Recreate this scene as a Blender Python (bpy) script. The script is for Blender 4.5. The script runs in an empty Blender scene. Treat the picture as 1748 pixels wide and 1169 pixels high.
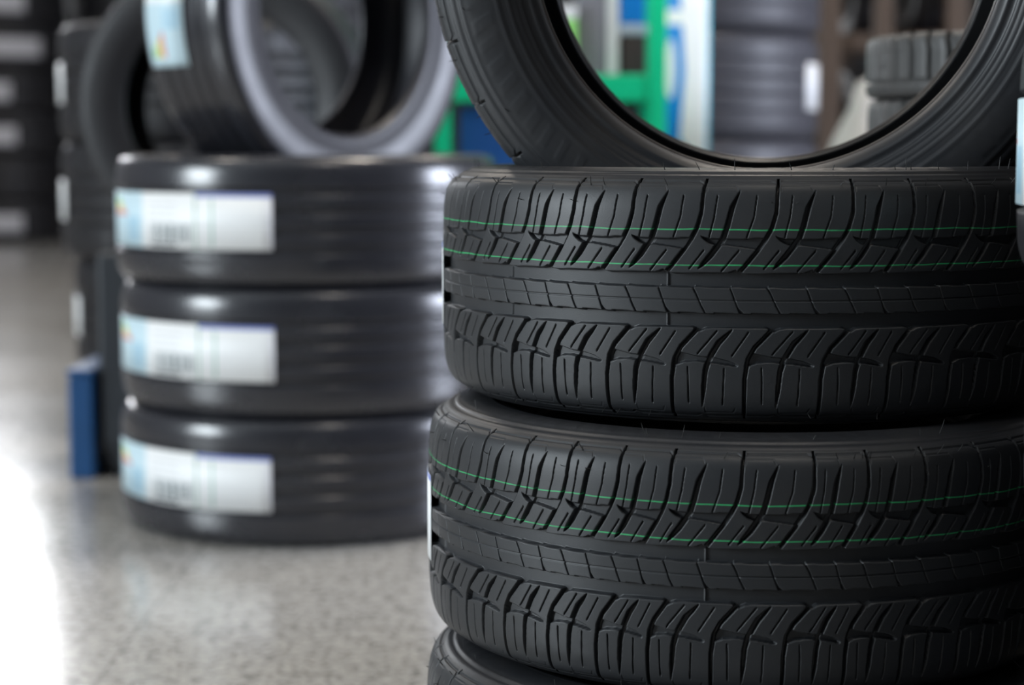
import bpy, math, random
import numpy as np
from mathutils import Vector, Matrix, Euler
random.seed(7); rng = np.random.default_rng(7)
PI = math.pi
S = bpy.context.scene
COL = S.collection

# ------------------------------------------------------------------ camera
FPX = 3269.0
CAMH = 0.773
cam_d = bpy.data.cameras.new('camera'); cam = bpy.data.objects.new('camera', cam_d); COL.objects.link(cam)
cam_d.sensor_width = 36.0; cam_d.lens = FPX / 1748 * 36.0
cam.location = (0, 0, CAMH); cam.rotation_euler = (math.radians(90 - 5.92), 0, 0)
cam_d.clip_start = 0.05; cam_d.clip_end = 100
cam_d.dof.use_dof = True; cam_d.dof.focus_distance = 1.88; cam_d.dof.aperture_fstop = 3.0
S.camera = cam

# ------------------------------------------------------------------ world and colour
w = bpy.data.worlds.new('world'); S.world = w; w.use_nodes = True
w.node_tree.nodes['Background'].inputs[0].default_value = (0.62, 0.75, 1.0, 1)
w.node_tree.nodes['Background'].inputs[1].default_value = 1.0
S.view_settings.view_transform = 'Standard'; S.view_settings.look = 'None'
S.view_settings.exposure = 0.0; S.view_settings.gamma = 1.0
S.view_settings.use_curve_mapping = False
S.cycles.use_denoising = True
S.cycles.max_bounces = 6
S.cycles.sample_clamp_indirect = 6.0

# ------------------------------------------------------------------ lights: daylight through the openings, lamps on the ceiling
XL, XR, YN, YF, ZC = -7.0, 5.5, -3.5, 18.0, 5.2
def area(name, loc, target, sx, sy, power, col):
    l = bpy.data.lights.new(name, 'AREA'); l.shape = 'RECTANGLE'; l.size = sx; l.size_y = sy
    l.energy = power; l.color = col
    o = bpy.data.objects.new(name, l); COL.objects.link(o); o.location = loc
    d = Vector(target) - Vector(loc)
    o.rotation_euler = d.to_track_quat('-Z', 'Z' if abs(d.z) < abs(d.x) + abs(d.y) else 'Y').to_euler()
    return o
DOOR = (2.95, 4.75, 0.0, 3.2)          # y0 y1 z0 z1 of the loading opening in the right wall
WINL = (-2.2, 1.9, 1.0, 3.6)         # window in the left wall
WINB = (-6.9, -4.6, 3.3, 4.9)       # x0 x1 z0 z1 of the high window in the far wall
area('daylight_right', (XR + .25, (DOOR[0]+DOOR[1])/2, 1.6), (0, (DOOR[0]+DOOR[1])/2, 1.6), DOOR[1]-DOOR[0], 3.2, 600, (.78, .84, 1))
area('daylight_left', (XL - .25, (WINL[0]+WINL[1])/2, 2.3), (0, (WINL[0]+WINL[1])/2, 2.3), WINL[1]-WINL[0], 2.6, 900, (.86, .95, 1))
area('daylight_far', ((WINB[0]+WINB[1])/2, YF + .25, 4.1), ((WINB[0]+WINB[1])/2, 0, 4.1), WINB[1]-WINB[0], 1.6, 560, (.95, .97, 1))

# ------------------------------------------------------------------ helpers
def tag(o, label=None, cat=None, group=None, kind=None):
    if label: o['label'] = label
    if cat: o['category'] = cat
    if group: o['group'] = group
    if kind: o['kind'] = kind
    return o
def empty(name, loc=(0, 0, 0), rot=(0, 0, 0)):
    o = bpy.data.objects.new(name, None); COL.objects.link(o)
    o.location = loc; o.rotation_euler = rot; o.empty_display_size = .05
    return o
def link_mesh(name, me, mat=None, parent=None):
    o = bpy.data.objects.new(name, me); COL.objects.link(o)
    if mat and not me.materials: me.materials.append(mat)
    if parent: o.parent = parent
    return o
def copy_tree(o, parent=None):
    c = o.copy(); COL.objects.link(c); c.parent = parent
    for ch in [x for x in o.children]: copy_tree(ch, c)
    return c
def grid_mesh(name, co, wrap_u=False, smooth=True, uv=None):
    """co: (nv, nu, 3) array -> quad grid; u wraps if asked"""
    nv, nu, _ = co.shape
    me = bpy.data.meshes.new(name)
    me.vertices.add(nv*nu); me.vertices.foreach_set('co', co.reshape(-1).astype(np.float32))
    ju = np.arange(nu if wrap_u else nu-1); jn = (ju+1) % nu
    iv = np.arange(nv-1)[:, None]
    a = iv*nu + ju; b = iv*nu + jn; c = (iv+1)*nu + jn; d = (iv+1)*nu + ju
    q = np.stack([a, b, c, d], -1).reshape(-1, 4)
    n = len(q)
    me.loops.add(n*4); me.loops.foreach_set('vertex_index', q.reshape(-1).astype(np.int32))
    me.polygons.add(n); me.polygons.foreach_set('loop_start', np.arange(0, n*4, 4, dtype=np.int32))
    if uv is not None:
        l = me.uv_layers.new(name='uv'); l.data.foreach_set('uv', uv.reshape(-1, 2)[q.reshape(-1)].reshape(-1).astype(np.float32))
    me.polygons.foreach_set('use_smooth', np.full(n, smooth))
    me.update(calc_edges=True)
    return me
class MB:
    def __init__(s): s.v = []; s.f = []
    def add(s, v, f):
        n = len(s.v); s.v += [tuple(p) for p in v]; s.f += [tuple(i+n for i in q) for q in f]; return s
    def box(s, x0, x1, y0, y1, z0, z1, M=None):
        v = [(x, y, z) for x in (x0, x1) for y in (y0, y1) for z in (z0, z1)]
        if M is not None: v = [tuple(M @ Vector(p)) for p in v]
        return s.add(v, [(0,1,3,2),(4,6,7,5),(0,4,5,1),(2,3,7,6),(0,2,6,4),(1,5,7,3)])
    def tube(s, pts, r, n=8):
        pts = [Vector(p) for p in pts]; rings = []
        for i, p in enumerate(pts):
            d = (pts[min(i+1, len(pts)-1)] - pts[max(i-1, 0)]).normalized()
            x = d.orthogonal().normalized(); y = d.cross(x)
            rr = r[i] if isinstance(r, (list, tuple)) else r
            rings.append([p + (x*math.cos(2*PI*k/n) + y*math.sin(2*PI*k/n))*rr for k in range(n)])
        v = [q for ring in rings for q in ring]
        f = [(i*n+k, i*n+(k+1) % n, (i+1)*n+(k+1) % n, (i+1)*n+k) for i in range(len(pts)-1) for k in range(n)]
        f += [tuple(range(n))[::-1], tuple((len(pts)-1)*n + k for k in range(n))]
        return s.add(v, f)
    def build(s, name, mat, parent=None, bevel=0, smooth=False):
        me = bpy.data.meshes.new(name); me.from_pydata(s.v, [], s.f); me.update()
        if smooth:
            for p in me.polygons: p.use_smooth = True
        o = link_mesh(name, me, mat, parent)
        if bevel:
            b = o.modifiers.new('bevel', 'BEVEL'); b.width = bevel; b.segments = 2; b.limit_method = 'ANGLE'
        return o
def struct(o): o['kind'] = 'structure'; return o

# ------------------------------------------------------------------ materials
class NT:
    def __init__(s, name):
        s.m = bpy.data.materials.new(name); s.m.use_nodes = True; s.t = s.m.node_tree
        s.b = s.t.nodes['Principled BSDF']
    def n(s, typ, **kw):
        k = s.t.nodes.new(typ)
        for a, v in kw.items():
            if a.startswith('i_'):
                key = a[2:]; key = int(key) if key.isdigit() else key.replace('_', ' ')
                s.put(k.inputs[key], v)
            else: setattr(k, a, v)
        return k
    def put(s, sock, v):
        if isinstance(v, bpy.types.NodeSocket): s.t.links.new(v, sock)
        elif isinstance(v, (tuple, list)) and len(v) == 3 and sock.type == 'RGBA': sock.default_value = (*v, 1)
        else: sock.default_value = v
    def math(s, op, a, b=0.0, c=0.0):
        k = s.t.nodes.new('ShaderNodeMath'); k.operation = op
        for i, v in enumerate((a, b, c)): s.put(k.inputs[i], v)
        return k.outputs[0]
    def mix(s, f, a, b):
        k = s.t.nodes.new('ShaderNodeMix'); k.data_type = 'RGBA'
        s.put(k.inputs[0], f); s.put(k.inputs[6], a); s.put(k.inputs[7], b); return k.outputs[2]
    def coord(s, which='Object'): return s.t.nodes.new('ShaderNodeTexCoord').outputs[which]
    def noise(s, scale, detail=3, vec=None):
        k = s.t.nodes.new('ShaderNodeTexNoise'); k.inputs['Scale'].default_value = scale; k.inputs['Detail'].default_value = detail
        s.t.links.new(vec or s.coord(), k.inputs['Vector']); return k.outputs[0]
    def bump(s, h, strength=.2, dist=.001):
        k = s.t.nodes.new('ShaderNodeBump'); k.inputs['Strength'].default_value = strength; k.inputs['Distance'].default_value = dist
        s.t.links.new(h, k.inputs['Height']); s.t.links.new(k.outputs[0], s.b.inputs['Normal'])
    def set(s, col=None, rough=None, metal=None, spec=None, emis=None):
        if col is not None: s.put(s.b.inputs['Base Color'], col)
        if rough is not None: s.put(s.b.inputs['Roughness'], rough)
        if metal is not None: s.put(s.b.inputs['Metallic'], metal)
        if spec is not None: s.put(s.b.inputs['Specular IOR Level'], spec)
        return s
def plain(name, col, rough=.6, metal=0, var=.12, scale=12):
    t = NT(name); f = t.noise(scale, 4)
    c2 = tuple(min(1, c*(1+var)) for c in col); c1 = tuple(c*(1-var) for c in col)
    t.set(t.mix(f, c1, c2), rough, metal); return t.m
def rubber(name, col=(.021, .023, .026), rough=.48, dust=(.05, .048, .045), lines=None, bump=.25, spec=.5):
    t = NT(name)
    f = t.noise(9, 5); g = t.noise(60, 4)
    dm = t.math('MULTIPLY', t.math('SMOOTH_MIN', 1, t.math('MAXIMUM', t.math('MULTIPLY_ADD', f, 3.0, -1.45), 0), .1), t.math('MULTIPLY', g, .5))
    c = t.mix(dm, col, dust)
    if lines:
        xyz = t.n('ShaderNodeSeparateXYZ', i_0=t.coord())
        x, y, z = xyz.outputs
        r = t.math('SQRT', t.math('ADD', t.math('MULTIPLY', x, x), t.math('MULTIPLY', y, y)))
        wob = t.math('MULTIPLY_ADD', t.noise(18, 2), .0042, -.0021)
        on = t.math('GREATER_THAN', r, lines[2])
        for z0 in lines[:2]:
            d = t.math('ABSOLUTE', t.math('ADD', t.math('SUBTRACT', z, z0), wob))
            mk = t.math('MULTIPLY', t.math('MULTIPLY', t.math('LESS_THAN', d, .00062), on), t.math('MINIMUM', t.math('MULTIPLY_ADD', g, 1.6, .1), 1.0))
            c = t.mix(mk, c, (.03, .38, .13))
    t.set(c, t.math('MULTIPLY_ADD', f, .18, rough-.09), 0, spec)
    t.bump(t.noise(900, 2), bump, .0004)
    return t.m
M = {}
M['tread'] = rubber('tread_rubber', lines=(.0672, .0335, .3385))
M['side'] = rubber('sidewall_rubber', col=(.022, .0235, .027), rough=.42, dust=(.075, .066, .058))
M['gloss'] = rubber('new_tyre_rubber', col=(.024, .025, .031), rough=.25, dust=(.04, .04, .05), bump=.1, spec=.8)
M['gloss_side'] = rubber('new_sidewall_rubber', col=(.026, .026, .034), rough=.4, dust=(.045, .043, .048), bump=.1, spec=.7)
M['far'] = rubber('far_tyre_rubber', col=(.013, .013, .016), dust=(.025, .024, .024), rough=.5, bump=.1)
M['lug'] = rubber('winter_tyre_rubber', col=(.05, .05, .05), rough=.5, dust=(.14, .12, .11), bump=.1)
M['satin'] = rubber('satin_tyre_rubber', col=(.05, .05, .062), rough=.5, dust=(.06, .06, .07), bump=.1)
M['hair'] = plain('rubber_hair', (.02, .02, .02), .5)

def label_mat(name, seed=0, base=(.94, .96, .97), simple=False):
    """printed paper tyre label; u runs along the tread, v up"""
    t = NT(name); uv = t.n('ShaderNodeSeparateXYZ', i_0=t.coord('UV')); u, v, _ = uv.outputs
    def rect(u0, u1, v0, v1):
        a = t.math('MULTIPLY', t.math('GREATER_THAN', u, u0), t.math('LESS_THAN', u, u1))
        b = t.math('MULTIPLY', t.math('GREATER_THAN', v, v0), t.math('LESS_THAN', v, v1))
        return t.math('MULTIPLY', a, b)
    c = t.mix(0.0, base, base)
    if not simple:
        c = t.mix(rect(.0, .34, 0, 1), c, (.62, .80, .88))
        # energy rating bars
        for i, cc in enumerate([(.1, .5, .12), (.45, .7, .1), (.9, .8, .1), (.9, .45, .1), (.75, .08, .06)]):
            c = t.mix(rect(.05, .10+.022*i, .90-.07*i-.05, .90-.07*i), c, cc)
        c = t.mix(rect(.2, .31, .1, .55), c, (.45, .68, .82))
        # bar code: narrow dark strokes between u .36 and .62
        k = t.math('FRACT', t.math('MULTIPLY', u, 62)); k2 = t.math('FRACT', t.math('MULTIPLY', u, 23))
        bars = t.math('MAXIMUM', t.math('LESS_THAN', k, .35), t.math('LESS_THAN', k2, .22))
        c = t.mix(t.math('MULTIPLY', t.math('MULTIPLY', bars, rect(.40, .64, .12, .44)), .9), c, (.04, .10, .12))
        c = t.mix(rect(.40, .56, .04, .09), c, (.1, .12, .14))
        # printed lines
        ln = t.math('LESS_THAN', t.math('FRACT', t.math('MULTIPLY', v, 9)), .28)
        c = t.mix(t.math('MULTIPLY', t.math('MULTIPLY', ln, rect(.38, .56, .55, .88)), .3), c, (.3, .3, .34))
        c = t.mix(rect(.655, .665, .0, 1), c, (.35, .55, .45)); c = t.mix(rect(.735, .745, .05, .9), c, (.35, .6, .5))
        c = t.mix(rect(.66, 1, .93, 1), c, (.2, .26, .62))
    else:
        ln = t.math('LESS_THAN', t.math('FRACT', t.math('MULTIPLY', v, 7)), .25)
        c = t.mix(t.math('MULTIPLY', t.math('MULTIPLY', ln, rect(.1, .9, .1, .9)), .25), c, (.3, .3, .35))
    t.set(c, .45); return t.m
M['label'] = label_mat('printed_label')
M['label_plain'] = label_mat('plain_label', simple=True)
M['label_grey'] = label_mat('silver_label', base=(.62, .62, .66), simple=True)

# ------------------------------------------------------------------ tyre geometry
# profile of the outer half, radius and half width for a tyre of R=.345, section .235 (scaled for others)
PROF = [(.3450, .000), (.3449, .050), (.3442, .075), (.3428, .090), (.3400, .1010), (.3365, .1075), (.3320, .1120),
        (.3260, .1150), (.3170, .1170), (.3050, .1175), (.2900, .1168), (.2750, .1140), (.2620, .1095), (.2520, .1045),
        (.2475, .1030), (.2440, .1035), (.2400, .1020), (.2365, .0970), (.2350, .0900), (.2370, .0835), (.2430, .0860),
        (.2600, .0960), (.2800, .1020), (.3000, .1020), (.3170, .0960), (.3270, .0800), (.3310, .0500), (.3320, .0000)]
P = np.array(PROF)
# the patterned front tyres have fuller sidewalls than tread
PHERO = P.copy(); PHERO[6:19, 1] = [.1112, .1150, .1195, .1232, .1248, .1240, .1195, .1145, .1120, .1125, .1090, .1030, .0940]
def catmull(pts, n):
    """resample a polyline smoothly to n points evenly spaced along its length"""
    pts = np.asarray(pts, float); ext = np.vstack([2*pts[0]-pts[1], pts, 2*pts[-1]-pts[-2]]); out = []
    for i in range(len(pts)-1):
        p0, p1, p2, p3 = ext[i:i+4]
        for t in np.linspace(0, 1, 24, endpoint=False):
            out.append(.5*((2*p1)+(-p0+p2)*t+(2*p0-5*p1+4*p2-p3)*t*t+(-p0+3*p1-3*p2+p3)*t**3))
    out.append(pts[-1]); out = np.array(out)
    s = np.r_[0, np.cumsum(np.hypot(*np.diff(out, axis=0).T))]
    q = np.linspace(0, s[-1], n)
    return np.stack([np.interp(q, s, out[:, 0]), np.interp(q, s, out[:, 1])], 1)
TSPLIT = 7       # profile index where the tread part ends and the sidewall part starts
def normals2d(pr):
    d = np.gradient(pr, axis=0); n = np.stack([d[:, 1], -d[:, 0]], 1); n /= np.linalg.norm(n, axis=1)[:, None] + 1e-12
    return n
def revolve(pr, th, depth=None):
    """pr (n,2) r,z ; th (m,) ; depth (n,m) pushed in along the normal"""
    r = np.repeat(pr[:, :1], len(th), 1); z = np.repeat(pr[:, 1:], len(th), 1)
    if depth is not None:
        n = normals2d(pr); r = r - depth*n[:, :1]; z = z - depth*n[:, 1:]
    return np.stack([r*np.sin(th), -r*np.cos(th), z], -1)

def sstep(x): x = np.clip(x, 0, 1); return x*x*(3-2*x)
def groove(U, Z, pts, widths, dep, pitch, soft=.85, floor=None):
    """depth (mm) of a groove along polyline pts [(u, z mm)] with widths (mm); periodic in u"""
    best = np.zeros_like(U)
    for sh in (-2, -1, 0, 1, 2):
        X = (U+sh)*pitch
        for (a, b), (w0, w1) in zip(zip(pts[:-1], pts[1:]), zip(widths[:-1], widths[1:])):
            ax, az, bx, bz = a[0]*pitch, a[1], b[0]*pitch, b[1]
            dx, dz = bx-ax, bz-az; L = dx*dx+dz*dz+1e-9
            t = np.clip(((X-ax)*dx+(Z-az)*dz)/L, 0, 1)
            d = np.hypot(X-ax-t*dx, Z-az-t*dz); ww = w0+(w1-w0)*t
            m = sstep((ww/2-d)/soft+.5)*np.clip(ww/1.2, 0, 1)
            best = np.maximum(best, m)
    return best*dep
def polygon(U, Z, poly, dep, pitch, soft=.9):
    best = np.zeros_like(U)
    for sh in (-2, -1, 0, 1, 2):
        X = (U+sh)*pitch; inside = np.zeros(U.shape, bool); dist = np.full(U.shape, 1e9)
        n = len(poly)
        for i in range(n):
            ax, az = poly[i][0]*pitch, poly[i][1]; bx, bz = poly[(i+1) % n][0]*pitch, poly[(i+1) % n][1]
            cond = (az > Z) != (bz > Z)
            xi = ax+(Z-az)*(bx-ax)/((bz-az) if abs(bz-az) > 1e-9 else 1e-9)
            inside ^= cond & (X < xi)
            dx, dz = bx-ax, bz-az; t = np.clip(((X-ax)*dx+(Z-az)*dz)/(dx*dx+dz*dz+1e-9), 0, 1)
            dist = np.minimum(dist, np.hypot(X-ax-t*dx, Z-az-t*dz))
        sd = np.where(inside, dist, -dist)
        best = np.maximum(best, sstep(sd/soft+.5))
    return best*dep
def tread_pattern(U, Z, pitch, wear):
    D = 8.0; d = np.zeros_like(U)
    mx = lambda x: np.maximum(d, x)
    # upper shoulder: main lateral groove, pointed half groove, pocket, thin sipes
    d = mx(groove(U, Z, [(.03, 116), (.026, 112), (.01, 106), (-.01, 83), (-.067, 69), (-.148, 58.5), (-.26, 47), (-.42, 33), (-.53, 24)], [1.6, 2.2, 2.6, 3, 3.2, 3.4, 3.2, 3.2, 3.6], D, pitch))
    d = mx(groove(U, Z, [(.507, 104), (.463, 98), (.40, 88), (.344, 71.5), (.285, 58.5), (.21, 51.4), (.122, 43), (.02, 34.8), (-.048, 30)], [.2, 1.8, 4.4, 4.6, 4.6, 4.8, 4.8, 3.4, .3], D, pitch))
    d = mx(polygon(U, Z, [(-.01, 60.9), (.05, 59.6), (.12, 58.8), (.333, 58.3), (.537, 58.2), (.78, 59.6), (.85, 59.5), (.79, 52), (.74, 48.6), (.537, 50.9), (.315, 52.8), (.196, 52.2), (.10, 54.4), (.04, 57.2)], 5.6, pitch))
    for p_ in ([(.20, 99), (.165, 79), (.10, 60)], [(.73, 99), (.695, 79), (.60, 60)], [(.03, 47.5), (-.17, 30)], [(.50, 47.5), (.27, 28)]):
        d = mx(groove(U, Z, p_, [.85]*len(p_), 6.0, pitch, .6))
    # stepped marks on the upper and lower shoulder edge
    for sg in (1, -1):
        d = mx(groove(U, Z, [(.06, sg*108.5), (.44, sg*108.5)], [.9, .9], 1.0, pitch, .7))
        d = mx(groove(U, Z, [(.06, sg*108.5), (.05, sg*103.5)], [.8, .8], .9, pitch, .7))
        d = mx(groove(U, Z, [(.44, sg*108.5), (.47, sg*104)], [.8, .8], .9, pitch, .7))
        d = mx(groove(U, Z, [(.08, sg*112.6), (.93, sg*112.6), (1.0, sg*110.3), (1.08, sg*112.6)], [1.1]*4, 1.3, pitch, .8))
    # circumferential grooves with wavy shoulders
    f = (U-.47) % 1.0
    zu = 25.2 + 2.6*np.exp(-((f-.0)/.07)**2) + 2.6*np.exp(-((f-1)/.07)**2) + 1.2*f
    g2 = (U*2+.2) % 1.0
    zl = 12.8 - 1.1*g2
    d = mx(np.minimum(sstep((zu-Z)/.9+.5), sstep((Z-zl)/.9+.5))*D)
    f = (U+.03) % 1.0
    zb = -(25.6 + 2.8*np.exp(-(f/.07)**2) + 2.8*np.exp(-((f-1)/.07)**2) + 1.0*(1-f))
    g3 = (-U*2+.35) % 1.0
    zt = -(13.0 - 1.1*g3)
    d = mx(np.minimum(sstep((Z-zb)/.9+.5), sstep((zt-Z)/.9+.5))*D)
    if wear:   # wear bar across both grooves
        bar = sstep((.9-np.abs((U-.5)*pitch))/.6+.5)*((np.abs(Z) < 25) & (np.abs(Z) > 13))
        d = d - bar*1.6*(d > 6)
    # centre rib
    d = mx(sstep((.5-np.abs(Z))/.7+.5)*2.4)
    d = mx(groove(U, Z, [(.83, 13.5), (.885, 11.5), (.93, 6), (1.0, -5), (1.067, -13.5)], [1.3, 1.1, .9, .9, .9], 3.4, pitch, .7))
    d = mx(groove(U, Z, [(.38, 13.5), (.43, 4), (.49, -7), (.52, -10.5), (.58, -13.5)], [.9, .9, .9, 2.2, 1.0], 3.4, pitch, .7))
    # lower shoulder
    d = mx(groove(U, Z, [(.0, -23), (-.055, -28), (-.277, -44.5), (-.365, -56), (-.405, -75), (-.41, -103), (-.41, -112), (-.41, -116)], [3.6, 3.4, 3.4, 3.4, 3.2, 2.8, 2.2, 1.6], D, pitch))
    d = mx(groove(U, Z, [(.426, -27.5), (.333, -34), (.24, -40.5), (.148, -51.6), (.10, -58.7), (.063, -68), (.04, -87), (.02, -103)], [.3, 3.2, 4.6, 4.6, 4.6, 4.2, 3.6, .3], D, pitch))
    d = mx(polygon(U, Z, [(-.30, -50), (-.24, -51), (-.055, -53.6), (.2, -55), (.38, -57.8), (.50, -62), (.47, -63), (.24, -60.6), (-.055, -58.6), (-.24, -59.4), (-.34, -62), (-.41, -63), (-.39, -56)], 5.6, pitch))
    for p_ in ([(-.18, -64), (-.17, -99)], [(.32, -65), (.30, -100)], [(.22, -29), (-.04, -51)], [(.64, -30), (.42, -53)]):
        d = mx(groove(U, Z, p_, [.85]*2, 6.0, pitch, .6))
    return d/1000.0

def tyre_parts(R, W, bead, mat_t, mat_s, cols=160, tread_rows=60, side_rows=26, pattern=None, th=None, letters=False, prof=None):
    """returns list of (name, mesh) for tread, two sidewalls"""
    k = P.copy()
    r = k[:, 0].copy(); k[:, 0] = bead + (r-.235)*(R-bead)/(.345-.235); k[:, 1] = k[:, 1]*W/.235
    if prof is not None: k = prof.copy()
    if th is None: th = np.linspace(-PI, PI, cols, endpoint=False)
    top = catmull(k[:TSPLIT+1], tread_rows//2+1)
    pr = np.vstack([(top*[1, -1])[::-1][:-1], top])       # bottom to top
    dep = pattern(pr, th) if pattern else None
    # the tread part also closes the inside of the casing beneath it
    co = revolve(pr, th, dep)
    tread = grid_mesh('tread', co[::-1], True)
    tread.materials.append(mat_t)
    out = [('tread', tread)]
    for sg in (1, -1):
        q = catmull(k[TSPLIT:], side_rows); sp = q*[1, sg]
        sdep = None
        if letters and len(th) > 300:
            sdep = np.zeros((len(q), len(th)))
            s = np.r_[0, np.cumsum(np.hypot(*np.diff(q, axis=0).T))]*1000*.345/R      # mm from the shoulder
            outer = np.arange(len(q)) < len(q)*.5
            SS = s[:, None]; A = (th*R*1000)[None, :]
            cell = np.floor(A/26); ph = A/26 - cell
            h = np.sin(cell*12.9898)*43758.5453; h = h-np.floor(h)
            grp = sstep((np.sin(th*2.5)+.3)/.15)[None, :]
            box_ = lambda x, lo, hi, e: sstep((x-lo)/e+.5)*sstep((hi-x)/e+.5)
            tall = box_(SS, 22, 44, 1.5)
            sl = (ph + (SS-33)*.012) % 1.0
            patch = box_(sl, .10, .45+.4*h, .22)*tall
            sdep -= patch*.0003*grp*outer[:, None]
            for c0, dd in ((4, -.0010), (10, .0012), (15, -.0010), (52, -.0012), (56, .0009), (63, -.0014), (69, -.0010), (75, -.0016), (80, .0010)):
                sdep += np.exp(-((SS-c0)/1.1)**2)*dd*outer[:, None]
            fade = np.minimum(1, np.arange(len(q))/3.0)[:, None]; sdep *= fade*sg if False else fade
        th2 = th
        n = normals2d(q)
        rr = q[:, :1].repeat(len(th2), 1); zz = q[:, 1:].repeat(len(th2), 1)
        if sdep is not None: rr = rr - sdep*n[:, :1]; zz = zz - sdep*n[:, 1:]
        co = np.stack([rr*np.sin(th2), -rr*np.cos(th2), zz*sg], -1)
        me = grid_mesh('sidewall', co if sg < 0 else co[::-1], True)
        me.materials.append(mat_s); out.append(('sidewall', me))
    return out

def label_mesh(R, t0, t1, z0, z1, n=24):
    t = np.radians(np.linspace(t0, t1, n)); z = np.array([z0, z1])
    T, Z = np.meshgrid(t, z); rr = R+.0012
    out = np.stack([rr*np.sin(T), -rr*np.cos(T), Z], -1)
    uv = np.stack(np.meshgrid(np.linspace(0, 1, n), [0., 1.]), -1)
    me = grid_mesh('label', out, False, True, uv)
    return me
def add_label(root, R, t0, t1, z0, z1, mat, note=None):
    o = link_mesh('label', label_mesh(R, t0, t1, z0, z1), mat, root)
    s = o.modifiers.new('thick', 'SOLIDIFY'); s.thickness = .0006; s.offset = -1
    if note: o['label'] = note
    return o
def make_tyre(name, parts, loc=(0, 0, 0)):
    root = empty(name, loc)
    for n, me in parts: link_mesh(n, me, None, root)
    return root

# ------------------------------------------------------------------ hero tyre meshes (detailed tread)
fixed = [9.7, 10.9, 11.4, 11.8, 12.2, 10.5, 12.1, 12.1]        # from -38.3 degrees
second = [9.2, 9.2, 8.5, 11.1, 11.2, 8.7, 10.0, 11.4]
rest = [10.2, 11.1, 9.6, 10.8, 11.6, 9.8, 10.4, 11.3, 10.1, 9.5, 11.2, 10.9, 10.3, 9.9, 11.0, 10.6, 10.2]
k_ = (360-sum(fixed)-sum(second)-0)/sum(rest)
pitches = fixed + [p*k_ for p in rest[:9]] + second + [p*k_ for p in rest[9:]]
START2 = -38.3 + sum(fixed) + sum(p*k_ for p in rest[:9])       # where the second measured run begins
NC = 112
th_list = []; a0 = -38.3
for p_ in pitches:
    th_list.append(np.radians(a0 + p_*np.arange(NC)/NC)); a0 += p_
TH = np.concatenate(th_list)
def hero_pattern(pr, th):
    zz = pr[:, 1]*1000
    s = zz.copy()
    # past the shoulder follow the arc length rather than the height
    out = []
    U0 = (np.arange(NC)/NC)[None, :].repeat(len(zz), 0); Z0 = s[:, None].repeat(NC, 1)
    tabs = {}
    for i, p_ in enumerate(pitches):
        mm = round(math.radians(p_)*345/2)*2
        key = (mm, i % 6 == 2)
        if key not in tabs: tabs[key] = tread_pattern(U0, Z0, float(mm), key[1])
        out.append(tabs[key])
    return np.concatenate(out, 1)
HR, HW, HB = .345, .250, .235
hero = tyre_parts(HR, HW, HB, M['tread'], M['side'], tread_rows=300, side_rows=150, pattern=hero_pattern, th=TH, letters=True, prof=PHERO)

M['bead'] = rubber('bead_highlight_rubber', col=(.085, .072, .066), rough=.32, dust=(.16, .13, .115), bump=.1)  # lighter tan than the sidewall: the lip's highlight is put into the colour
def bead_highlight_ring(sg):
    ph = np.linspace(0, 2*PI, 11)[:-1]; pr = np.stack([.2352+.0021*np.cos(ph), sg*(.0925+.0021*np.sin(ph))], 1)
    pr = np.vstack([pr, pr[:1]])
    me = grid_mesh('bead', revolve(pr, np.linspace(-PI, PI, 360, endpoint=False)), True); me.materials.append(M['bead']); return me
hero += [('bead', bead_highlight_ring(1)), ('bead', bead_highlight_ring(-1))]

def hairs(R, W, n, seed):
    rs = random.Random(seed); mb = MB()
    for i in range(n):
        a = rs.uniform(0, 2*PI)
        which = rs.random()
        if which < .45: r, z, nr, nz = R-.009, W*.440, .6, .8
        elif which < .7: r, z, nr, nz = R-.035, W*.4995, .1, 1
        elif which < .85: r, z, nr, nz = R-.003, W*.37, 1, .2
        else: r, z, nr, nz = R-.009, -W*.44, .8, -.6
        L = rs.uniform(.004, .010); t = rs.uniform(-.5, .5)
        p = Vector((r*math.sin(a), -r*math.cos(a), z)); d = Vector((nr*math.sin(a)+t*math.cos(a), -nr*math.cos(a)+t*math.sin(a), nz)).normalized()
        mb.tube([p-d*.002, p+d*L*.5, p+d*L+Vector((0, 0, rs.uniform(-.002, .002)))], [.00045, .0004, .0002], 5)
    return mb
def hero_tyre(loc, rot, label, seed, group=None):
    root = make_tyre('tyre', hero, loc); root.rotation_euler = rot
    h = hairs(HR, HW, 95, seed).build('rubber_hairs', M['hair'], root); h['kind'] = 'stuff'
    return tag(root, label, 'tyre', group)

R_ = math.radians
# front stack (three tyres lying flat)
FX, FY = .268, 2.150
FRONT = [  # x, y, z centre, turn
    (.253, 2.028, .1250, 70), (.2535, 2.080, .3750, -7.0 - (START2+38.0)), (FX, FY, .6250, -8.5)]
t_low = hero_tyre((*FRONT[0][:2], FRONT[0][2]), (0, 0, R_(FRONT[0][3])), 'patterned black tyre lowest in the front stack, cut off by the picture bottom', 1, 'tyres of the front stack')
t_mid = hero_tyre((*FRONT[1][:2], FRONT[1][2]), (0, 0, R_(FRONT[1][3])), 'patterned black tyre in the middle of the front stack, white label at its left edge', 2, 'tyres of the front stack')
t_top = hero_tyre((*FRONT[2][:2], FRONT[2][2]), (0, 0, R_(FRONT[2][3])), 'black patterned tyre lying on top of the front stack under the upright tyre', 3, 'tyres of the front stack')
add_label(t_mid, HR, -140-FRONT[1][3], -79.5-FRONT[1][3], -.046, .046, M['label'], 'white paper label glued across the tread')
add_label(t_top, HR, -140-FRONT[2][3], -84-FRONT[2][3], -.05, .04, M['label'], 'white paper label glued across the tread')
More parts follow.
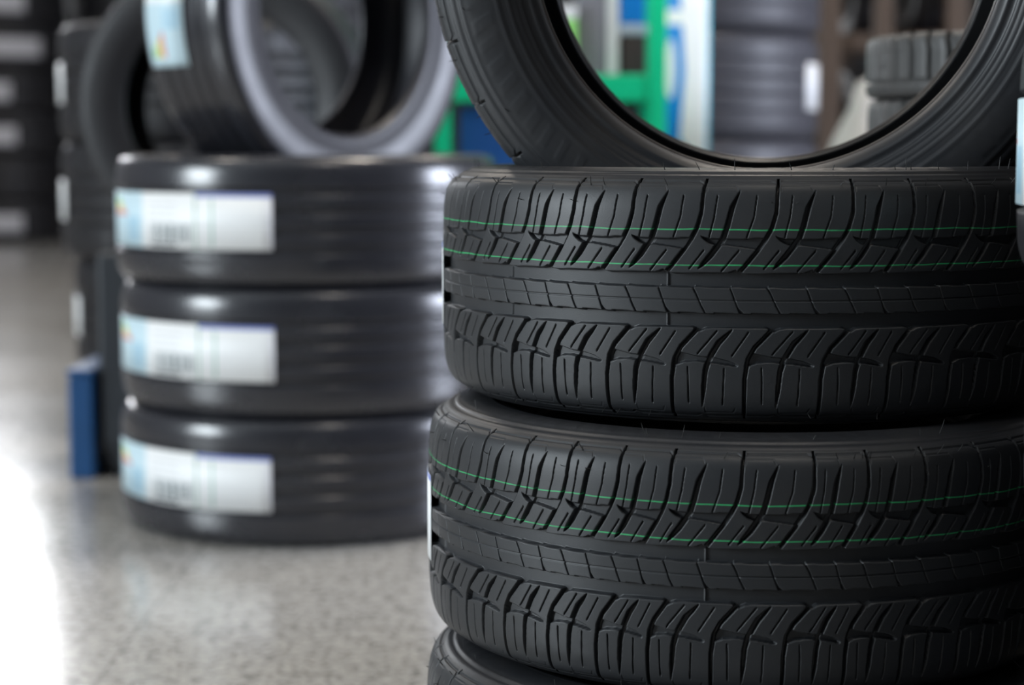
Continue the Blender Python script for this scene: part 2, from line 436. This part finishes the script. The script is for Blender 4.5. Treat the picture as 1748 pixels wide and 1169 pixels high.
# upright tyre sunk into the hole of the topmost one
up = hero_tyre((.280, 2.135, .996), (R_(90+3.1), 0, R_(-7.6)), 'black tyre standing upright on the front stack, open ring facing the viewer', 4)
up.scale = (1.05, 1.05, 1.05)

# ------------------------------------------------------------------ ribbed tyres of the blurred stack
BG0 = set(o.name for o in COL.objects)
def rib_pattern(grooves, width, depth=.007, lat=0, latw=.12, latz=(.6, 1.0)):
    def f(pr, th):
        z = pr[:, 1]; d = np.zeros((len(z), len(th)))
        for g in grooves: d = np.maximum(d, (sstep((width/2-np.abs(z-g))/.002+.5)*depth)[:, None])
        if lat:
            hw = np.abs(z)/np.max(np.abs(z)); ph = (th*lat/(2*PI)) % 1.0
            m = ((hw > latz[0]) & (hw < latz[1]))[:, None] & (ph < latw)[None, :]
            d = np.maximum(d, m*depth*.9)
        return d
    return f
ribbed = tyre_parts(.37, .235, .245, M['gloss'], M['gloss_side'], 216, 110, 40, rib_pattern([-.052, -.018, .018, .052], .012, .008))
BX, BY = -.395, 3.75
names = ['glossy ribbed tyre with long white label, lowest of the blurred three-tyre stack on the floor',
         'glossy ribbed tyre with long white label, middle of the blurred three-tyre stack',
         'glossy ribbed tyre with long white label, top of the blurred stack under the tilted-away tyre']
for i in range(3):
    r = make_tyre('tyre', ribbed, (BX + (0, .004, -.002)[i], BY, .1175+.235*i))
    r.rotation_euler = (0, 0, R_((0, .8, 1.5)[i]+6))
    add_label(r, .37, -79, -11.5, -.050, .050, M['label'])
    tag(r, names[i], 'tyre', 'tyres of the blurred stack')
# upright one on that stack
u2 = make_tyre('tyre', ribbed, (-.385, 3.75, .972)); u2.scale = (.94, .94, .94)
u2.rotation_euler = (R_(90), 0, R_(52)); add_label(u2, .37, -72, -128, .012, -.090, M['label'], 'white label with coloured rating marks')
tag(u2, 'glossy tyre standing upright on the blurred stack, turned so its dark opening shows', 'tyre')

BG1 = set(o.name for o in COL.objects)
# ------------------------------------------------------------------ floor and room
def floor_mat():
    t = NT('terrazzo_floor'); v = t.coord()
    n1 = t.noise(2.0, 4, v); vo = t.n('ShaderNodeTexVoronoi', i_Vector=v, i_Scale=130.0); n2 = t.noise(45, 5, v)
    c = t.mix(n1, (.38, .37, .35), (.48, .47, .445))
    c = t.mix(t.math('MULTIPLY', t.math('GREATER_THAN', n2, .56), .6), c, (.17, .165, .16))
    c = t.mix(t.math('MULTIPLY', t.math('LESS_THAN', t.n('ShaderNodeSeparateColor', i_0=vo.outputs['Color']).outputs[0], .15), .6), c, (.12, .11, .10))
    c = t.mix(t.math('MULTIPLY', t.math('GREATER_THAN', t.n('ShaderNodeSeparateColor', i_0=vo.outputs['Color']).outputs[1], .86), .6), c, (.62, .60, .56))
    br = t.n('ShaderNodeTexBrick', i_Vector=v, i_Scale=1.0); br.offset = 0
    br.inputs['Brick Width'].default_value = .6; br.inputs['Row Height'].default_value = .6; br.inputs['Mortar Size'].default_value = .003
    c = t.mix(t.math('MULTIPLY', br.outputs['Fac'], .5), c, (.14, .135, .13))
    t.set(c, t.math('MULTIPLY_ADD', n1, .10, .12), 0, .5); return t.m
M['floor'] = floor_mat()
M['wall'] = plain('painted_wall', (.34, .35, .37), .8, 0, .05, 3)
M['darkwall'] = plain('dark_panelled_wall', (.05, .052, .06), .7, 0, .1, 3)
M['ceil'] = plain('ceiling_paint', (.5, .5, .5), .85, 0, .04, 3)
M['frame'] = plain('window_frame_metal', (.3, .31, .33), .4, .6)
struct(MB().box(XL-.3, XR+.3, YN-.3, YF+.3, -.2, 0).build('floor', M['floor']))
struct(MB().box(XL-.3, XR+.3, YN-.3, YF+.3, ZC, ZC+.2).build('ceiling', M['ceil']))
def wall_x(name, x0, x1, hole, mat):
    y0, y1, z0, z1 = hole; m = MB()
    m.box(x0, x1, YN, y0, 0, ZC); m.box(x0, x1, y1, YF, 0, ZC); m.box(x0, x1, y0, y1, z1, ZC)
    if z0 > 0: m.box(x0, x1, y0, y1, 0, z0)
    return struct(m.build(name, mat))
wall_x('wall_left', XL-.2, XL, WINL, M['wall']); wall_x('wall_right', XR, XR+.2, DOOR, M['wall'])
m = MB(); x0, x1, z0, z1 = WINB
m.box(XL, x0, YF, YF+.2, 0, ZC).box(x1, XR, YF, YF+.2, 0, ZC).box(x0, x1, YF, YF+.2, 0, z0).box(x0, x1, YF, YF+.2, z1, ZC)
struct(m.build('wall_back', M['darkwall']))
struct(MB().box(XL, XR, YN-.2, YN, 0, ZC).build('wall_front', M['darkwall']))
struct(MB().box(1.78, 1.9, YN, 2.75, 0, 3.4).build('wall_added_shade', M['darkwall']))  # added out of view to keep light off the front stack's right side
def frame_x(name, x, hole, n):
    y0, y1, z0, z1 = hole; m = MB(); a = .05
    m.box(x-.04, x+.04, y0, y0+a, z0, z1).box(x-.04, x+.04, y1-a, y1, z0, z1).box(x-.04, x+.04, y0+a, y1-a, z1-a, z1)
    if z0 > 0: m.box(x-.04, x+.04, y0+a, y1-a, z0, z0+a)
    for i in range(1, n):
        yy = y0+(y1-y0)*i/n; m.box(x-.03, x+.03, yy-.02, yy+.02, z0+(a if z0 > 0 else 0), z1-a)
    return struct(m.build(name, M['frame']))
frame_x('window_1', XL-.1, WINL, 3); frame_x('door_1', XR+.1, DOOR, 1)
m = MB(); x0, x1, z0, z1 = WINB
for i in range(4):
    xx = x0+(x1-x0)*i/3; m.box(xx-(.03 if i else 0), xx+(.03 if i < 3 else 0), YF+.06, YF+.14, z0, z1)
m.box(x0+.03, x1-.03, YF+.06, YF+.14, z0, z0+.05).box(x0+.03, x1-.03, YF+.06, YF+.14, z1-.05, z1)
struct(m.build('window_2', M['frame']))

# ceiling lamps
M['lampbody'] = plain('lamp_housing', (.7, .7, .7), .5)
def lamp_mat():
    t = NT('lamp_tube'); t.set((.9, .9, .85), .4); t.put(t.b.inputs['Emission Color'], (1, .93, .84, 1)); t.b.inputs['Emission Strength'].default_value = 4.0; return t.m
M['lamptube'] = lamp_mat()
def ceiling_lamp(x, y, power):
    r = empty('ceiling_lamp', (x, y, ZC))
    MB().box(-.12, .12, -.7, .7, -.09, 0).build('housing', M['lampbody'], r, .01)
    MB().tube([(-.05, -.66, -.115), (-.05, .66, -.115)], .02).tube([(.05, -.66, -.115), (.05, .66, -.115)], .02).build('lamp_tube', M['lamptube'], r, 0, True)
    l = bpy.data.lights.new('lamp_light', 'AREA'); l.shape = 'RECTANGLE'; l.size = .3; l.size_y = 1.4; l.energy = power; l.color = (1, .9, .78)
    o = bpy.data.objects.new('lamp_light', l); COL.objects.link(o); o.location = (0, 0, -.15); o.parent = r
    tag(r, 'twin tube ceiling lamp above the tyre stacks, outside the picture', 'lamp', 'ceiling lamps')
    return r
for x, y, pw in ((.7, 1.1, 32), (-2.5, 4.2, 35), (.8, 4.4, 110), (-2.5, 9, 60), (1.2, 9, 60)): ceiling_lamp(x, y, pw)

# ------------------------------------------------------------------ stack at the right edge of the picture
side_t = tyre_parts(.345, .219, .225, M['far'], M['side'], 216, 90, 40, rib_pattern([-.045, -.015, .015, .045], .009, .007, 70, .12, (.5, .93)))
RX, RY = .7775, 1.60
side_labels = ['lowest', 'second', 'third', 'fourth', 'fifth', 'sixth']
for i in range(6):  # upper two are out of view, added to keep light off the front stack
    r = make_tyre('tyre', side_t, (RX + (.035, .022, .012, 0, .02, .024)[i], RY, .1095+.219*i))
    if i == 3: add_label(r, .345, -112, -60, -.045, .045, M['label'], 'white and blue paper label')
    tag(r, ('dark tyre with white label at the right edge of the picture, beside the front stack' if i == 3 else
            'dark tyre %s from the floor in the stack at the right picture edge' % side_labels[i]), 'tyre', 'tyres of the right edge stack')
for i in range(6):  # unseen stack added to shade the right side of the front stack
    r = make_tyre('tyre', side_t, (1.28, 2.33, .1095+.219*i))
    tag(r, 'dark tyre %s from the floor in the added shade stack outside the picture' % side_labels[i], 'tyre', 'tyres of the added shade stack outside the picture')

BG2 = set(o.name for o in COL.objects)
# ------------------------------------------------------------------ left background: tall stack on pallet, plinth with standing tyre, blue box
M['wood'] = plain('pallet_wood', (.35, .25, .16), .8, 0, .3, 6)
def pallet(x, y, label, h=.15, s=.4):
    r = empty('pallet', (x, y, 0))
    for yy in (-s, 0, s): 
        for xx in (-s, 0, s): MB().box(xx-.05, xx+.05, yy-.05, yy+.05, .022, h-.044).build('block', M['wood'], r)
        MB().box(-s-.05, s+.05, yy-.05, yy+.05, 0, .022).build('bottom_board', M['wood'], r)
        MB().box(-s-.05, s+.05, yy-.05, yy+.05, h-.044, h-.022).build('stringer_board', M['wood'], r)
    for k in range(5):
        xx = -s+k*s/2; MB().box(xx-.06, xx+.06, -s-.05, s+.05, h-.022, h).build('top_board', M['wood'], r)
    return tag(r, label, 'pallet')
big = tyre_parts(.36, .29, .24, M['far'], M['far'], 144, 70, 30, rib_pattern([-.06, -.02, .02, .06], .012, .008, 60, .12, (.5, .95)))
pallet(-.74, 4.95, 'wooden pallet under the dark tyre stack behind the grey plinth', .15, .17)
lv = ['lowest', 'middle', 'top']
for i in range(3):
    r = make_tyre('tyre', big, (-.793+(.03, 0, 0)[i], 4.95, .15+.145+.29*i)); add_label(r, .36, -96, -62, -.05, .05, M['label_plain'])
    tag(r, 'dark wide tyre, %s of the stack peeking out behind the grey plinth' % lv[i], 'tyre', 'tyres behind the blurred stack')
M['plinth'] = plain('slate_grey_panel', (.030, .036, .044), .5)
pl = MB()
def prism(m, x0, x1, y0, y1, z0, z1, t):   # narrower foot
    m.add([(x0+t, y0+t, z0), (x1-t, y0+t, z0), (x1-t, y1-t, z0), (x0+t, y1-t, z0), (x0, y0, z0+.08), (x1, y0, z0+.08), (x1, y1, z0+.08), (x0, y1, z0+.08), (x0, y0, z1), (x1, y0, z1), (x1, y1, z1), (x0, y1, z1)],
          [(3, 2, 1, 0), (0, 1, 5, 4), (1, 2, 6, 5), (2, 3, 7, 6), (3, 0, 4, 7), (4, 5, 9, 8), (5, 6, 10, 9), (6, 7, 11, 10), (7, 4, 8, 11), (8, 9, 10, 11)])
prism(pl, -.897, -.48, 4.13, 4.42, 0, .49, .02)
tag(pl.build('display_plinth', M['plinth'], None, .008), 'slate grey display plinth on the floor left of the blurred stack', 'plinth')
M['blue'] = plain('blue_plastic', (.015, .085, .24), .4)
b = empty('plastic_box', (-.935, 4.16, 0))
MB().box(-.027, .027, -.05, .22, 0, .225).build('body', M['blue'], b, .006); MB().box(-.029, .029, -.052, .222, .226, .24).build('lid', M['blue'], b, .004)
tag(b, 'narrow blue plastic box on the floor against the grey plinth', 'box')
dull = tyre_parts(.37, .235, .245, M['far'], M['far'], 160, 90, 40, rib_pattern([-.052, -.018, .018, .052], .012, .008))
u3 = make_tyre('tyre', dull, (-.624, 4.26, .49+.318)); u3.scale = (.86,)*3; u3.rotation_euler = (R_(90), 0, R_(-6))
tag(u3, 'blurred tyre standing upright on the grey plinth, half hidden behind the other upright tyre', 'tyre')

# far left stacks
farm = tyre_parts(.5, .32, .3, M['far'], M['far'], 96, 60, 24, rib_pattern([-.07, 0, .07], .016, .01, 50, .12, (.5, .95)))
for s, (px, yy) in enumerate(((10, 14.5), (225, 15.2))):
    cx = (px-874)/FPX*yy
    for i in range(8 if s == 0 else 8):
        r = make_tyre('tyre', farm, (cx+random.uniform(-.03, .03), yy, .16+.32*i))
        r.rotation_euler = (0, 0, R_(-14)); w_ = (31, 5, 25, 25, 50, 37, 50, 30)[i]
        if s == 0: add_label(r, .5, -60+(i % 3)*6, w_+14, -.085, .05, M['label_grey'])
        o_ = ['lowest', 'second', 'third', 'fourth', 'fifth', 'sixth', 'seventh', 'eighth'][i]
        tag(r, ('silver-labelled far tyre, %s from the floor, at the left picture edge' if s == 0 else 'far dark tyre, %s from the floor in the stack behind the left stacks') % o_, 'tyre',
            'far tyres at the left edge' if s == 0 else 'far dark tyres')

# added dark stack, blacks out the view through the blurred upright tyre
for i in range(5):
    r = make_tyre('tyre', farm, ((470-874)/FPX*7.2, 7.2+(0, .02, -.01, .01, 0)[i], .16+.32*i)); r.rotation_euler = (0, 0, i)
    tag(r, 'added dark tyre, %s from the floor in the stack far behind the tilted-away tyre' % ['lowest', 'second', 'third', 'fourth', 'fifth'][i], 'tyre', 'added dark tyres behind the upright pair')

# ------------------------------------------------------------------ middle background: green rack, goods, banner
M['green'] = plain('green_rack_paint', (.0, .60, .27), .4, 0, .06)
M['white'] = plain('white_card', (.85, .87, .9), .6, 0, .04)
M['greycard'] = plain('grey_card', (.25, .25, .29), .6)
M['lime'] = plain('lime_green_pack', (.35, .85, .22), .5)
M['skyblue'] = plain('bright_blue_pack', (.0, .22, .72), .45)
M['navy'] = plain('deep_blue_crate', (.01, .09, .32), .5)
M['brown'] = plain('brown_black_box', (.055, .04, .04), .6)
M['shelf'] = plain('pale_shelf', (.5, .58, .7), .5)
def PX(px, y): return (px-874)/FPX*y
def PZ(py, y): return .725 + (245-py)/FPX*y
GY = 4.80
rk = empty('storage_rack', (.1, GY, 0))
def rbox(x0, x1, y0, y1, z0, z1, name, mat, parent=rk, bev=.003):
    ox, oy, oz = (parent.location if parent else (0, 0, 0))
    return MB().box(x0-ox, x1-ox, y0-oy, y1-oy, z0-oz, z1-oz).build(name, mat, parent, bev)
xa0, xa1 = PX(742, GY), PX(768, GY); xb0, xb1 = PX(1105, GY), PX(1135, GY)
for xx0, xx1 in ((xa0, xa1), (xb0, xb1)):
    for yy in (GY, GY+.30): rbox(xx0, xx1, yy, yy+.035, 0, 1.7, 'post', M['green'])
for zz in (.25, PZ(173, GY), 1.45):
    for yy in (GY+.004, GY+.30): rbox(xa1, xb0, yy, yy+.03, zz, zz+.066, 'beam', M['green'])
    rbox(xa1, xb0, GY+.036, GY+.298, zz+.045, zz+.06, 'shelf_board', M['greycard'])
for zz in (.25, PZ(173, GY), 1.45):
    for xx0, xx1 in ((xa0, xa1), (xb0, xb1)): rbox(xx0+.004, xx1-.004, GY+.035, GY+.30, zz, zz+.05, 'side_rail', M['green'])
tag(rk, 'bright green storage rack seen between the two upright tyres and through the ring', 'rack')
zs = PZ(173, GY)+.06   # shelf height
def good(name, label, cat, px0, px1, y0, y1, z0, z1, mat, yref=None):
    yr = yref or y0; o = rbox(PX(px0, yr), PX(px1, yr), y0, y1, z0, z1, name, mat, None, .004)
    return tag(o, label, cat)
Yg = GY+.05
good('carton', 'brown black carton on the green rack shelf beside the post', 'box', 1061, 1101, Yg, Yg+.2, zs+.001, PZ(62, Yg), M['brown'])
good('carton', 'pale blue carton lying on the brown black carton in the green rack', 'box', 1056, 1102, Yg, Yg+.2, PZ(62, Yg)+.001, PZ(44, Yg), M['shelf'])
good('carton', 'bright blue carton on the pale one in the green rack', 'box', 1056, 1098, Yg, Yg+.2, PZ(44, Yg)+.001, PZ(-40, Yg), M['skyblue'])
good('carton', 'tall white narrow carton in the middle of the green rack', 'box', 1035, 1054, Yg, Yg+.2, zs+.001, PZ(-30, Yg), M['white'])
good('carton', 'tall grey carton left of the white narrow one in the green rack', 'box', 985, 1033, Yg+.02, Yg+.2, zs+.001, PZ(-40, Yg), M['greycard'])
good('packet', 'lime green packet standing on the green rack shelf', 'packet', 938, 983, Yg-.01, Yg+.06, zs+.001, PZ(36, Yg), M['lime'])
good('packet', 'white packet lying flat on the lime green packet', 'packet', 936, 984, Yg-.01, Yg+.06, PZ(36, Yg)+.001, PZ(14, Yg), M['white'])
good('carton', 'grey carton on the green rack hidden behind the upright tyre side', 'box', 800, 925, Yg+.02, Yg+.22, zs+.001, PZ(40, Yg), M['greycard'])
zl = .31
good('crate', 'deep blue plastic crate on the lower shelf of the green rack', 'crate', 785, 895, Yg, Yg+.22, zl+.001, PZ(182, Yg), M['navy'])
good('carton', 'dark carton below the green beam', 'box', 960, 1085, Yg, Yg+.2, zl+.001, PZ(182, Yg), M['brown'])
# banner on a stand
def banner_mat():
    t = NT('printed_banner'); c3 = t.coord('UV'); uv = t.n('ShaderNodeSeparateXYZ', i_0=c3); u, v, _ = uv.outputs
    def band(e, wdt): return t.math('LESS_THAN', t.math('ABSOLUTE', e), wdt)
    c = t.mix(0.0, (.95, .97, .98), (.95, .97, .98))
    def ell(cu, cv, ru, rv):
        a_ = t.math('POWER', t.math('ABSOLUTE', t.math('DIVIDE', t.math('SUBTRACT', u, cu), ru)), 2.0)
        b_ = t.math('POWER', t.math('ABSOLUTE', t.math('DIVIDE', t.math('SUBTRACT', v, cv), rv)), 2.0)
        return t.math('LESS_THAN', t.math('ADD', a_, b_), 1.0)
    edge = t.math('ADD', u, t.math('MULTIPLY', t.math('ABSOLUTE', t.math('SUBTRACT', v, .6)), .5))
    c = t.mix(t.math('LESS_THAN', edge, .66), c, (.0, .28, .80))
    c = t.mix(t.math('LESS_THAN', u, .40), c, (.05, .55, .80))
    c = t.mix(ell(.46, .60, .07, .055), c, (.95, .97, .98))
    c = t.mix(t.math('MULTIPLY', band(t.math('SUBTRACT', v, .695), .014), t.math('LESS_THAN', u, .7)), c, (.95, .97, .98))
    c = t.mix(ell(.56, .44, .16, .03), c, (.02, .30, .50))
    c = t.mix(t.math('GREATER_THAN', u, .965), c, (.1, .6, .78))
    t.set(c, .45); return t.m
BYY = 5.165
bn = empty('banner_stand', (PX(1147, BYY), BYY, 0))
x0, x1 = PX(1086, BYY)-bn.location.x, PX(1208, BYY)-bn.location.x
co = np.zeros((2, 12, 3)); 
for i in range(12):
    u = i/11; co[:, i, 0] = x0+(x1-x0)*u; co[:, i, 1] = .003*math.sin(u*7)
co[0, :, 2] = .06; co[1, :, 2] = 1.5
uv = np.stack(np.meshgrid(np.linspace(0, 1, 12), [0., 1.]), -1)
o = link_mesh('banner', grid_mesh('banner', co, False, True, uv), banner_mat(), bn); s = o.modifiers.new('thick', 'SOLIDIFY'); s.thickness = .002
MB().box(x0-.01, x1+.01, -.03, .03, 0, .06).build('base', M['frame'], bn, .005); MB().box(x0, x1, -.008, .008, 1.5, 1.52).build('top_bar', M['frame'], bn)
tag(bn, 'white banner with blue sweeps standing behind the green rack post', 'banner')

# dark stack behind the banner
pallet(.504, 5.62, 'wooden pallet under the bluish tyre stack right of the white banner', .15, .28)
blue_t = tyre_parts(.38, .294, .25, M['satin'], M['satin'], 144, 90, 30, rib_pattern([-.07, -.025, .025, .07], .010, .006))
for i in range(5):
    r = make_tyre('tyre', blue_t, (.504+(0, 0, 0, .004, .012)[i], 5.62, .15+.147+.294*i)); 
    if i in (2, 4): add_label(r, .38, 58, 96, -.065, .065, M['label_plain'])
    tag(r, 'bluish tyre, %s from the pallet right of the white banner' % ['lowest', 'second', 'third', 'fourth', 'fifth'][i] + (', white label at its edge' if i in (2, 4) else ''), 'tyre', 'tyres right of the white banner')

# winter tyre stack seen through the ring at right
def lug_pattern(pr, th):
    z = pr[:, 1]/np.max(np.abs(pr[:, 1])); n = 40
    ph = (th*n/(2*PI))[None, :] + (.25*z*z)[:, None]; ph = ph % 1.0
    d = ((ph < .24) & (z > -.5)[:, None])*.0075
    ph2 = (ph+.5) % 1.0; d = np.maximum(d, ((ph2 < .05) & (z[:, None] > -1))*.003)
    d = np.maximum(d, ((np.abs(z+.5) < .05)*.006)[:, None])
    return d
lug = tyre_parts(.19, .0875, .125, M['lug'], M['lug'], 40*16, 72, 24, lug_pattern)
WY = 2.72; WX = PX(1704, WY)
ten = ['lowest', 'second', 'third', 'fourth', 'fifth', 'sixth', 'seventh', 'eighth', 'ninth', 'topmost']
for i in range(10):
    r = make_tyre('tyre', lug, (WX+(0, .004, -.003, .002, .005, -.004, .003, 0, .004, 0)[i], WY, .04375+.0875*i)); r.rotation_euler = (0, 0, R_(i*5))
    tag(r, 'narrow block treaded tyre, %s from the floor in the small stack seen through the ring' % ten[i], 'tyre', 'narrow tyres seen through the ring')
# pale sack beside it
M['sack'] = plain('pale_sack_cloth', (.52, .50, .48), .9)
def sack():
    n = 28; zs_ = [0, .03, .2, .45, .62, .74, .82, .88, .9]; rs = [.10, .16, .19, .17, .13, .085, .045, .03, .0]
    co = np.zeros((len(zs_), n, 3))
    for i, (z, r) in enumerate(zip(zs_, rs)):
        for j in range(n):
            a = 2*PI*j/n; rr = r*(1+.07*math.sin(5*a+i))
            co[i, j] = (rr*math.cos(a), rr*math.sin(a), z)
    return grid_mesh('sack', co, True)
o = link_mesh('cloth_sack', sack(), M['sack']); o.location = (PX(1478, 5.0), 5.0, 0)
tag(o, 'pale cloth sack standing on the floor between the brown posts and the winter tyres', 'sack')

# brown rack with upright tyres
M['post'] = plain('brown_painted_post', (.075, .05, .034), .7)
QY = 6.9
rr_ = empty('tyre_rack', (PX(1500, QY), QY, 0))
def qbox(x0, x1, y0, y1, z0, z1, name): return MB().box(x0-rr_.location.x, x1-rr_.location.x, y0-QY, y1-QY, z0, z1).build(name, M['post'], rr_, .004)
posts = [(1395, 1430), (1488, 1518), (1608, 1645), (1730, 1765)]
for a, b_ in posts:
    for yy in (QY-.45, QY+.30): qbox(PX(a, QY-.45), PX(b_, QY-.45), yy, yy+.06, 0, 2.2, 'post')
SHZ = 1.10
for zz in (.42, SHZ, 1.95):
    for yy in (QY-.31, QY+.09): qbox(PX(1395, QY-.45), PX(1765, QY-.45), yy, yy+.06, zz-.06, zz, 'shelf_beam')
tag(rr_, 'brown post rack with shelf beams holding upright tyres, seen through the ring', 'rack')
rk_t = tyre_parts(.31, .175, .2, M['far'], M['far'], 120, 60, 24, rib_pattern([-.04, -.013, .013, .04], .009, .007, 50, .14, (.45, .95)))
gaps = ((1445, 1), (1478+86, 2), (1690, 3))
for lvl, zz in enumerate((.42, SHZ)):
    for k, (px, nn) in enumerate(((1459, 1), (1563, 2), (1688, 3))):
        r = make_tyre('tyre', rk_t, (PX(px, QY), QY-.08, zz+.262)); r.rotation_euler = (R_(90), 0, R_(90)); 
        r.scale = (1, 1, .85 if k == 0 else 1)
        tag(r, 'dark upright tyre in the brown rack, %s shelf, %s bay from left' % (('lower', 'upper')[lvl], ('first', 'second', 'third')[k]), 'tyre', 'tyres in the brown rack')
# everything behind the front stack is laid out at a size a little under life and brought up to true size here
KS = .773/.725
for o in list(COL.objects):
    if o.parent is None and o.type in ('EMPTY', 'MESH') and ((o.name in BG1 and o.name not in BG0) or o.name not in BG2):
        o.location = o.location*KS; o.scale = o.scale*KS
